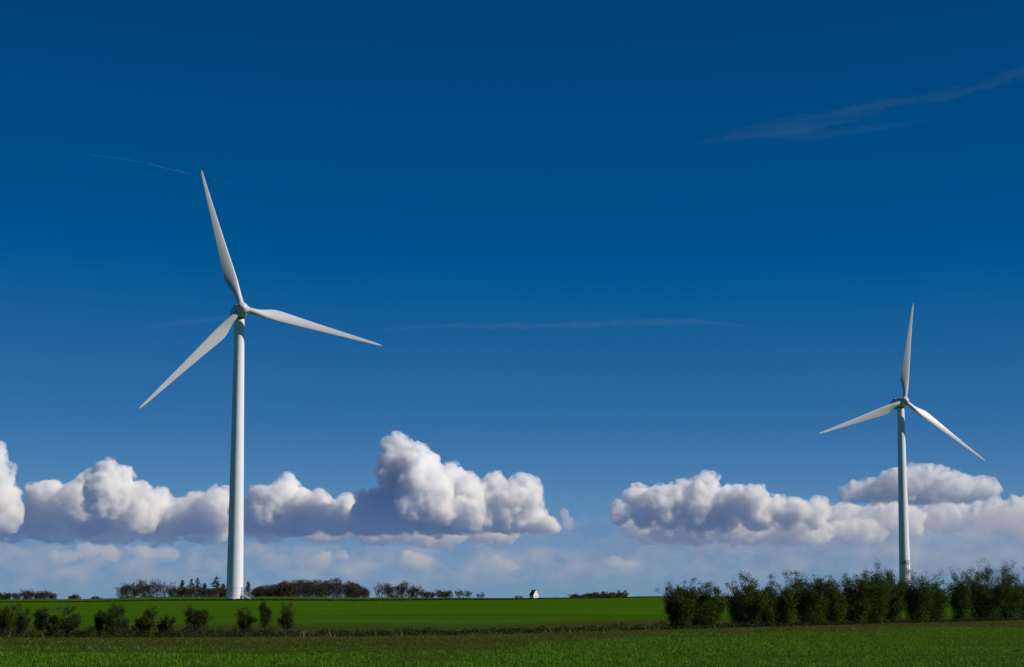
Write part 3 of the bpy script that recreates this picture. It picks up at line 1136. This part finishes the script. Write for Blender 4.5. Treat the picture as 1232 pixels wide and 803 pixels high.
def cumulus(puffs, D, base_v, mat, seed, label, vox=1.25, rough=1.0, nsub=16, flat=.14, name='cloud', depth=.9, sub2=4, fuzz=4.0):
    rnd = random.Random(seed)
    px = D / F
    zb = at(616, base_v, D).z
    allp = []
    for p in puffs:
        u, v, r = p[:3]
        sx = p[3] if len(p) > 3 else 1.0
        c = at(u, v, D)
        Rp = r * px
        c.y += rnd.uniform(-depth, depth) * Rp
        allp.append((c, Rp, sx))
        for k in range(nsub):
            d = Vector((rnd.gauss(0, 1) * sx, rnd.gauss(0, 1), rnd.gauss(0, 1) + .35))
            d = d.normalized() if sx == 1 else d / max(1e-6, Vector((d.x / sx, d.y, d.z)).length)
            r2 = Rp * rnd.uniform(.2, .46)
            c2 = c + d * Rp * rnd.uniform(.7, 1.0)
            allp.append((c2, r2, 1))
            for q in range(sub2):
                d2 = (d.normalized() + Vector((rnd.gauss(0, .6), rnd.gauss(0, .6), rnd.gauss(0, .6)))).normalized()
                allp.append((c2 + d2 * r2 * .9, r2 * rnd.uniform(.28, .5), 1))
    V = np.concatenate([IV * np.array([r * s, r, r]) + np.array(c) for c, r, s in allp])
    Fc = np.concatenate([IF + i * len(IV) for i in range(len(allp))])
    lo = V[:, 2] < zb
    V[lo, 2] = zb + (V[lo, 2] - zb) * flat
    o = bake(name, V, Fc, vox * px, [(18 * px, 13 * px * rough, 2), (7 * px, 8.5 * px * rough, 3), (3 * px, 5 * px * rough, 4)], mat)
    if fuzz:                                           # ragged thin vapour round the dense core
        V = np.concatenate([IV * (np.array([r * s, r, r]) + fuzz * px) + np.array(c) for c, r, s in allp])
        V[V[:, 2] < zb, 2] = zb + (V[V[:, 2] < zb, 2] - zb) * (flat + .25)
        f = bake('vapour', V, Fc, 2 * px, [(14 * px, 9 * px, 2), (5 * px, 5 * px, 3)], FUZZ)
        bm = bmesh.new()
        bm.from_mesh(o.data)
        k = len(bm.faces)
        bm.from_mesh(f.data)
        bm.faces.ensure_lookup_table()
        for fc in bm.faces[k:]: fc.material_index = 1
        bm.to_mesh(o.data)
        bm.free()
        o.data.materials.append(FUZZ)
        fm = f.data
        bpy.data.objects.remove(f)
        bpy.data.meshes.remove(fm)
    tag(o, label, 'cloud', 'cumulus clouds above the horizon')
    return o


FUZZ = vol_mat('ragged_vapour', .024, (.97, .975, 1.0), wisp=(60, .40, .62), step=.08)
W1 = vol_mat('cumulus_vapour', .03, (.966, .97, 1.0))
W5 = vol_mat('smooth_vapour', .0055, (.90, .895, .96))
W2 = vol_mat('soft_cumulus_vapour', .016, (.955, .962, 1.0))
W3 = vol_mat('thin_low_vapour', .0022, (.96, .95, 1.0))
W7 = vol_mat('faint_low_vapour', .0085, (1.0, .95, .96))
W4 = vol_mat('stratus_vapour', .0001, (.90, .94, 1.0))
D0 = 15000
cumulus([(480, 542, 15), (490, 558, 22), (473, 568, 18), (512, 572, 20), (540, 580, 15), (512, 598, 34), (560, 602, 26), (592, 594, 18),
         (632, 587, 14), (640, 602, 12), (606, 618, 25), (450, 622, 26), (560, 622, 26), (645, 630, 14), (480, 622, 26), (520, 625, 24), (440, 603, 10), (580, 610, 20), (500, 612, 26), (470, 606, 20), (615, 604, 16), (530, 592, 18), (655, 634, 10, 1.6), (625, 632, 12, 1.6)],
        D0, 640, W1, 1, 'tall white cumulus cloud with a peaked top between the two turbines')
cumulus([(340, 604, 24), (320, 616, 22), (365, 617, 23), (300, 620, 18), (392, 620, 18), (418, 608, 11), (405, 628, 16), (350, 625, 24), (385, 608, 14), (312, 603, 13), (430, 628, 14)],
        D0 * 1.02, 642, W1, 2, 'rounded white cumulus cloud just right of the big tower')
cumulus([(-9, 552, 15), (-6, 575, 17), (2, 594, 15), (-26, 608, 32), (4, 618, 20)], D0 * 1.02, 640, W2, 3, 'white cumulus tower cut by the left photo edge')
cumulus([(136, 580, 19), (120, 590, 16), (152, 592, 15), (134, 600, 24)], D0 * .99, 625, W1, 4, 'brightest small cumulus head above the left cloud bank')
cumulus([(60, 603, 22), (100, 607, 25), (150, 610, 28), (185, 614, 20), (235, 614, 18), (265, 616, 22), (40, 622, 22), (110, 622, 24), (210, 625, 20), (250, 626, 20), (170, 624, 22)],
        D0 * 1.06, 640, W2, 5, 'broad grey white cumulus bank at left behind the big tower')
cumulus([(770, 602, 14), (790, 606, 16), (815, 600, 15), (845, 590, 15), (838, 604, 20), (878, 603, 15), (905, 606, 15), (930, 612, 13), (860, 612, 18), (745, 618, 10), (985, 612, 11), (955, 616, 13), (775, 618, 14), (805, 618, 16), (840, 620, 18), (875, 620, 17), (910, 622, 15), (945, 624, 12), (980, 624, 10), (850, 580, 9), (795, 595, 9), (890, 595, 8), (912, 598, 8), (824, 590, 8)],
        D0 * 1.1, 640, W1, 6, 'crisp white cumulus heads left of the small turbine')
cumulus([(1100, 584, 17, 2.2), (1060, 590, 13, 2.4), (1150, 588, 15, 2.2), (1105, 574, 12, 1.6), (1185, 588, 12, 1.6), (1030, 594, 9, 2.2), (1130, 576, 12, 1.4), (1080, 578, 11, 1.5), (1110, 594, 12, 2.5)],
        D0 * .98, 606, W5, 7, 'smooth flat bottomed grey cloud behind the small turbine tower', flat=.25, rough=.7)
cumulus([(960, 628, 16, 2), (1020, 626, 17, 2), (1075, 624, 17, 2), (1140, 622, 17, 2), (1200, 622, 18, 2), (1240, 624, 20, 2), (900, 634, 16, 2), (840, 636, 16, 2), (780, 636, 15, 2)],
        D0 * 1.15, 650, W3, 8, 'long soft grey cloud layer behind the small turbine', flat=.3)
for i, (lab, pf) in enumerate([
    ('small pinkish cloud low over the big brown wood, right of the tower', [(392, 672, 8, 1.6), (380, 680, 9, 1.8), (410, 668, 6, 1.4)]),
    ('small pinkish cloud low above the bare skyline trees', [(497, 674, 11, 1.7), (485, 680, 7, 1.6)]),
    ('small pink cloud pair low above the white house', [(597, 672, 6, 1.2), (615, 683, 6, 1.6)]),
    ('pinkish low cloud under the left cloud bank', [(105, 664, 11, 1.3), (80, 672, 9, 1.8), (130, 668, 9, 1.6)]),
    ('long low cloud between the left photo edge and the big tower', [(170, 664, 8, 2.4), (195, 668, 9, 2.4), (150, 690, 7, 2.5)]),
    ('little upright cloud scrap right of the tall cumulus cloud', [(680, 618, 7, .8), (684, 628, 7, 1.1)]),
    ('faint low pink cloud right of the white house', [(735, 676, 7, 2.2), (755, 680, 6, 2.2)])]):
    cumulus(pf, D0 * (.94 if i in (3, 4) else 1.08), 690, W7, 20 + i, lab, vox=1.4, rough=.9, fuzz=0)


W6 = vol_mat('soft_base_vapour', .0026, (.90, .91, 1.0))  # lavender shade of the cloud bases is put into this colour
cumulus([(325, 636, 13, 2.6), (390, 638, 13, 2.6), (455, 640, 14, 2.6), (520, 644, 15, 2.8), (590, 642, 13, 2.4), (480, 632, 16, 2)],
        D0 * 1.04, 652, W6, 60, 'dim lavender cloud base under the tall peaked cumulus', flat=.5, rough=.8)
cumulus([(10, 636, 14, 2.6), (70, 638, 14, 2.8), (130, 640, 14, 2.8), (190, 638, 13, 2.6), (245, 638, 13, 2.4), (100, 630, 14, 2)],
        D0 * 1.07, 652, W6, 61, 'dim lavender cloud base under the left cloud bank', flat=.5, rough=.8)
cumulus([(790, 640, 12, 1.8), (820, 640, 14, 2.8), (890, 640, 14, 2.8), (960, 642, 14, 2.8), (1030, 640, 13, 2.6)],
        D0 * 1.12, 654, W6, 62, 'dim lavender cloud base under the crisp heads left of the small turbine', flat=.5, rough=.8)


def bank(name, u0, u1, v0, v1, Y0, Y1, mat, label):
    """low soft cloud layer: a box of air whose vapour thickens in billows"""
    a, b = at(u0, v1, Y0), at(u1, v0, Y1)
    bm = bmesh.new()
    bm_box(bm, a.x, b.x, Y0, Y1, a.z, b.z)
    tag(link(name, bm_mesh(name, bm), mat), label, kind='stuff')


def bank_mat(name, dens, col, size, zlo, zmid, zhi, thr, step, xl=None):
    """billowing vapour, thickest round zmid, fading out at zlo and zhi"""
    m = vol_mat(name, dens, col)
    n = m.node_tree
    v = next(x for x in n.nodes if x.type == 'VOLUME_SCATTER')
    tc = N(n, 'ShaderNodeTexCoord').outputs['Object']
    mp = N(n, 'ShaderNodeMapping')
    mp.inputs['Scale'].default_value = (.62 / size, .4 / size, 1 / size)
    n.links.new(tc, mp.inputs['Vector'])
    f0 = noise_tex(n, 1.0, 5, .6, mp.outputs[0])
    fm = N(n, 'ShaderNodeMath', operation='MULTIPLY_ADD')
    n.links.new(f0, fm.inputs[0])
    fm.inputs[1].default_value = 2.2
    fm.inputs[2].default_value = -.6
    f = fm.outputs[0]
    sx = N(n, 'ShaderNodeSeparateXYZ')
    n.links.new(tc, sx.inputs[0])
    r = N(n, 'ShaderNodeFloatCurve')
    mr = N(n, 'ShaderNodeMapRange')
    n.links.new(sx.outputs['Z'], mr.inputs[0])
    mr.inputs[1].default_value, mr.inputs[2].default_value = zlo, zhi
    n.links.new(mr.outputs[0], r.inputs['Value'])
    c = r.mapping.curves[0]
    c.points[0].location = (0, .30)
    c.points[1].location = (1, 0)
    c.points.new((zmid - zlo) / (zhi - zlo), .62)
    c.points.new(.5 * (1 + (zmid - zlo) / (zhi - zlo)), .40)
    r.mapping.update()
    add = N(n, 'ShaderNodeMath', operation='ADD')
    n.links.new(f, add.inputs[0])
    n.links.new(r.outputs[0], add.inputs[1])
    src = add.outputs[0]
    if xl:                                             # the layer lies higher on one side
        mx = N(n, 'ShaderNodeMapRange', interpolation_type='SMOOTHSTEP')
        n.links.new(sx.outputs['X'], mx.inputs[0])
        mx.inputs[1].default_value, mx.inputs[2].default_value = xl[0], xl[1]
        mx.inputs[3].default_value = -.25
        mx.inputs[4].default_value = 0
        a2 = N(n, 'ShaderNodeMath', operation='ADD')
        n.links.new(src, a2.inputs[0])
        n.links.new(mx.outputs[0], a2.inputs[1])
        src = a2.outputs[0]
    out = N(n, 'ShaderNodeMapRange', interpolation_type='SMOOTHSTEP')
    n.links.new(src, out.inputs[0])
    out.inputs[1].default_value, out.inputs[2].default_value = thr
    out.inputs[4].default_value = dens
    n.links.new(out.outputs[0], v.inputs['Density'])
    m.cycles.volume_step_rate = step
    return m


zz = [at(616, v, 17500).z for v in (728, 668, 636)]
bank('clouds', -160, 1400, 636, 728, 17000, 18400, bank_mat('low_bank_vapour', .0013, (.80, .82, 1.0), 200, *zz, (1.05, 1.5), .1),  # blue tint in the vapour colour stands in for distance and shade
     'low bank of soft blue grey cloud along the whole horizon')
zz = [at(616, v, 17500).z for v in (690, 632, 596)]
bank('clouds', 560, 1420, 596, 690, 16600, 17600, bank_mat('right_bank_vapour', .0015, (.90, .92, 1.0), 230, *zz, (.88, 1.4), .1, xl=(at(680, 640, 17000).x, at(880, 640, 17000).x)),
     'soft grey white cloud bank reaching from mid photo to the right edge')


def added_haze():
    """wedge of blue tinted haze, added to fade the far clouds, thinning with height"""
    y1 = 13500
    top = at(616, 470, y1).z
    a = 30000
    prof = [(y1, -40)] + [(y1 - 7500 * (1 - k / 12) ** 2.4, -40 + (top + 40) * k / 12) for k in range(13)]
    bm = bmesh.new()
    L_ = [bm.verts.new((-a, y, z)) for y, z in prof]
    R_ = [bm.verts.new((a, y, z)) for y, z in prof]
    bm.faces.new(L_)
    bm.faces.new(R_[::-1])
    for i in range(len(prof)):
        j = (i + 1) % len(prof)
        bm.faces.new((L_[i], R_[i], R_[j], L_[j]))
    o = link('added_haze', bm_mesh('added_haze', bm), vol_mat('blue_air', .00021, (.20, .40, 1.0)))  # added haze volume; its blue colour stands in for distant air
    tag(o, 'blue haze added low in front of the far clouds', kind='stuff')


added_haze()


def wisp(spine, D, mat, seed, label, jitter=.4, strands=3, rough=1.0, vox=1.0, cat='cloud'):
    """thin ice cloud: feathered strands of stretched blobs"""
    rnd = random.Random(seed)
    px = D / F
    V, Fc = [], []
    n = 0
    us = [s[0] for s in spine]
    for st in range(strands):
        ph = rnd.uniform(-1, 1)
        for (u0, v0, t0), (u1, v1, t1) in zip(spine[:-1], spine[1:]):
            L = math.hypot(u1 - u0, v1 - v0)
            cnt = max(2, int(L / (7 * max(t0, 2) / 2)))
            ang = math.atan2(-(v1 - v0), u1 - u0)
            for k in range(cnt):
                f = (k + rnd.random()) / cnt
                t = t0 + (t1 - t0) * f
                c = at(u0 + (u1 - u0) * f, v0 + (v1 - v0) * f + (ph + rnd.gauss(0, .5)) * t * jitter, D + rnd.uniform(-1, 1) * t * px)
                a = ang + rnd.gauss(0, .05)
                P = IV * np.array([L / cnt * rnd.uniform(.9, 1.8), t * .6, t * rnd.uniform(.3, .55)]) * px
                X = P[:, 0] * math.cos(a) - P[:, 2] * math.sin(a)
                Z = P[:, 0] * math.sin(a) + P[:, 2] * math.cos(a)
                V.append(np.stack([X, P[:, 1], Z], -1) + np.array(c))
                Fc.append(IF + n)
                n += len(IV)
    o = bake('cloud', np.concatenate(V), np.concatenate(Fc), vox * px, [(14 * px, 5 * px * rough, 3)], mat)
    tag(o, label, cat, 'thin high clouds')
    return o


C1 = vol_mat('cirrus_vapour', .00006, (1, 1, 1))
C3 = vol_mat('veil_vapour', .00022, (1, 1, 1))
C2 = vol_mat('contrail_vapour', .00045, (1, 1, 1))
DC = 30000
wisp([(870, 164, 9), (930, 156, 14), (1000, 141, 14), (1060, 126, 11), (1120, 118, 10), (1165, 111, 10), (1205, 96, 11), (1260, 78, 12)], DC, C1, 41,
     'faint thin cirrus streak high at the upper right')
wisp([(925, 162, 5), (980, 160, 10), (1050, 154, 7), (1110, 146, 3)], DC, C1, 42, 'fainter lower cirrus strand under the upper right streak')
wisp([(96, 185, 1.7), (150, 192, 2.0), (190, 200, 2.4), (228, 210, 2.9)], DC, C2, 43, 'thin white contrail left of the raised blade tip', jitter=.25, strands=2, rough=.15, vox=.6)
wisp([(254, 217, 1.2), (292, 225, 1.2)], DC, C2, 44, 'short faint end of the contrail right of the raised blade tip', jitter=.25, strands=2, rough=.1, vox=.5)
wisp([(455, 396, 2), (545, 391, 4), (640, 392, 5), (740, 388, 5), (830, 387, 5), (905, 392, 2)], DC, C3, 45, 'long faint level cirrus streak between the two rotors', rough=.6)
wisp([(180, 394, 2), (225, 388, 5), (275, 382, 4)], DC, C3, 46, 'faint cirrus wisp behind the big turbine blades', rough=.6)
wisp([(404, 530, 1.0), (422, 537, 1.5), (440, 548, 1.0)], DC, C2, 47, 'tiny slanting wisp above the rounded cloud left of centre', jitter=.25, strands=2, rough=.1, vox=.5)
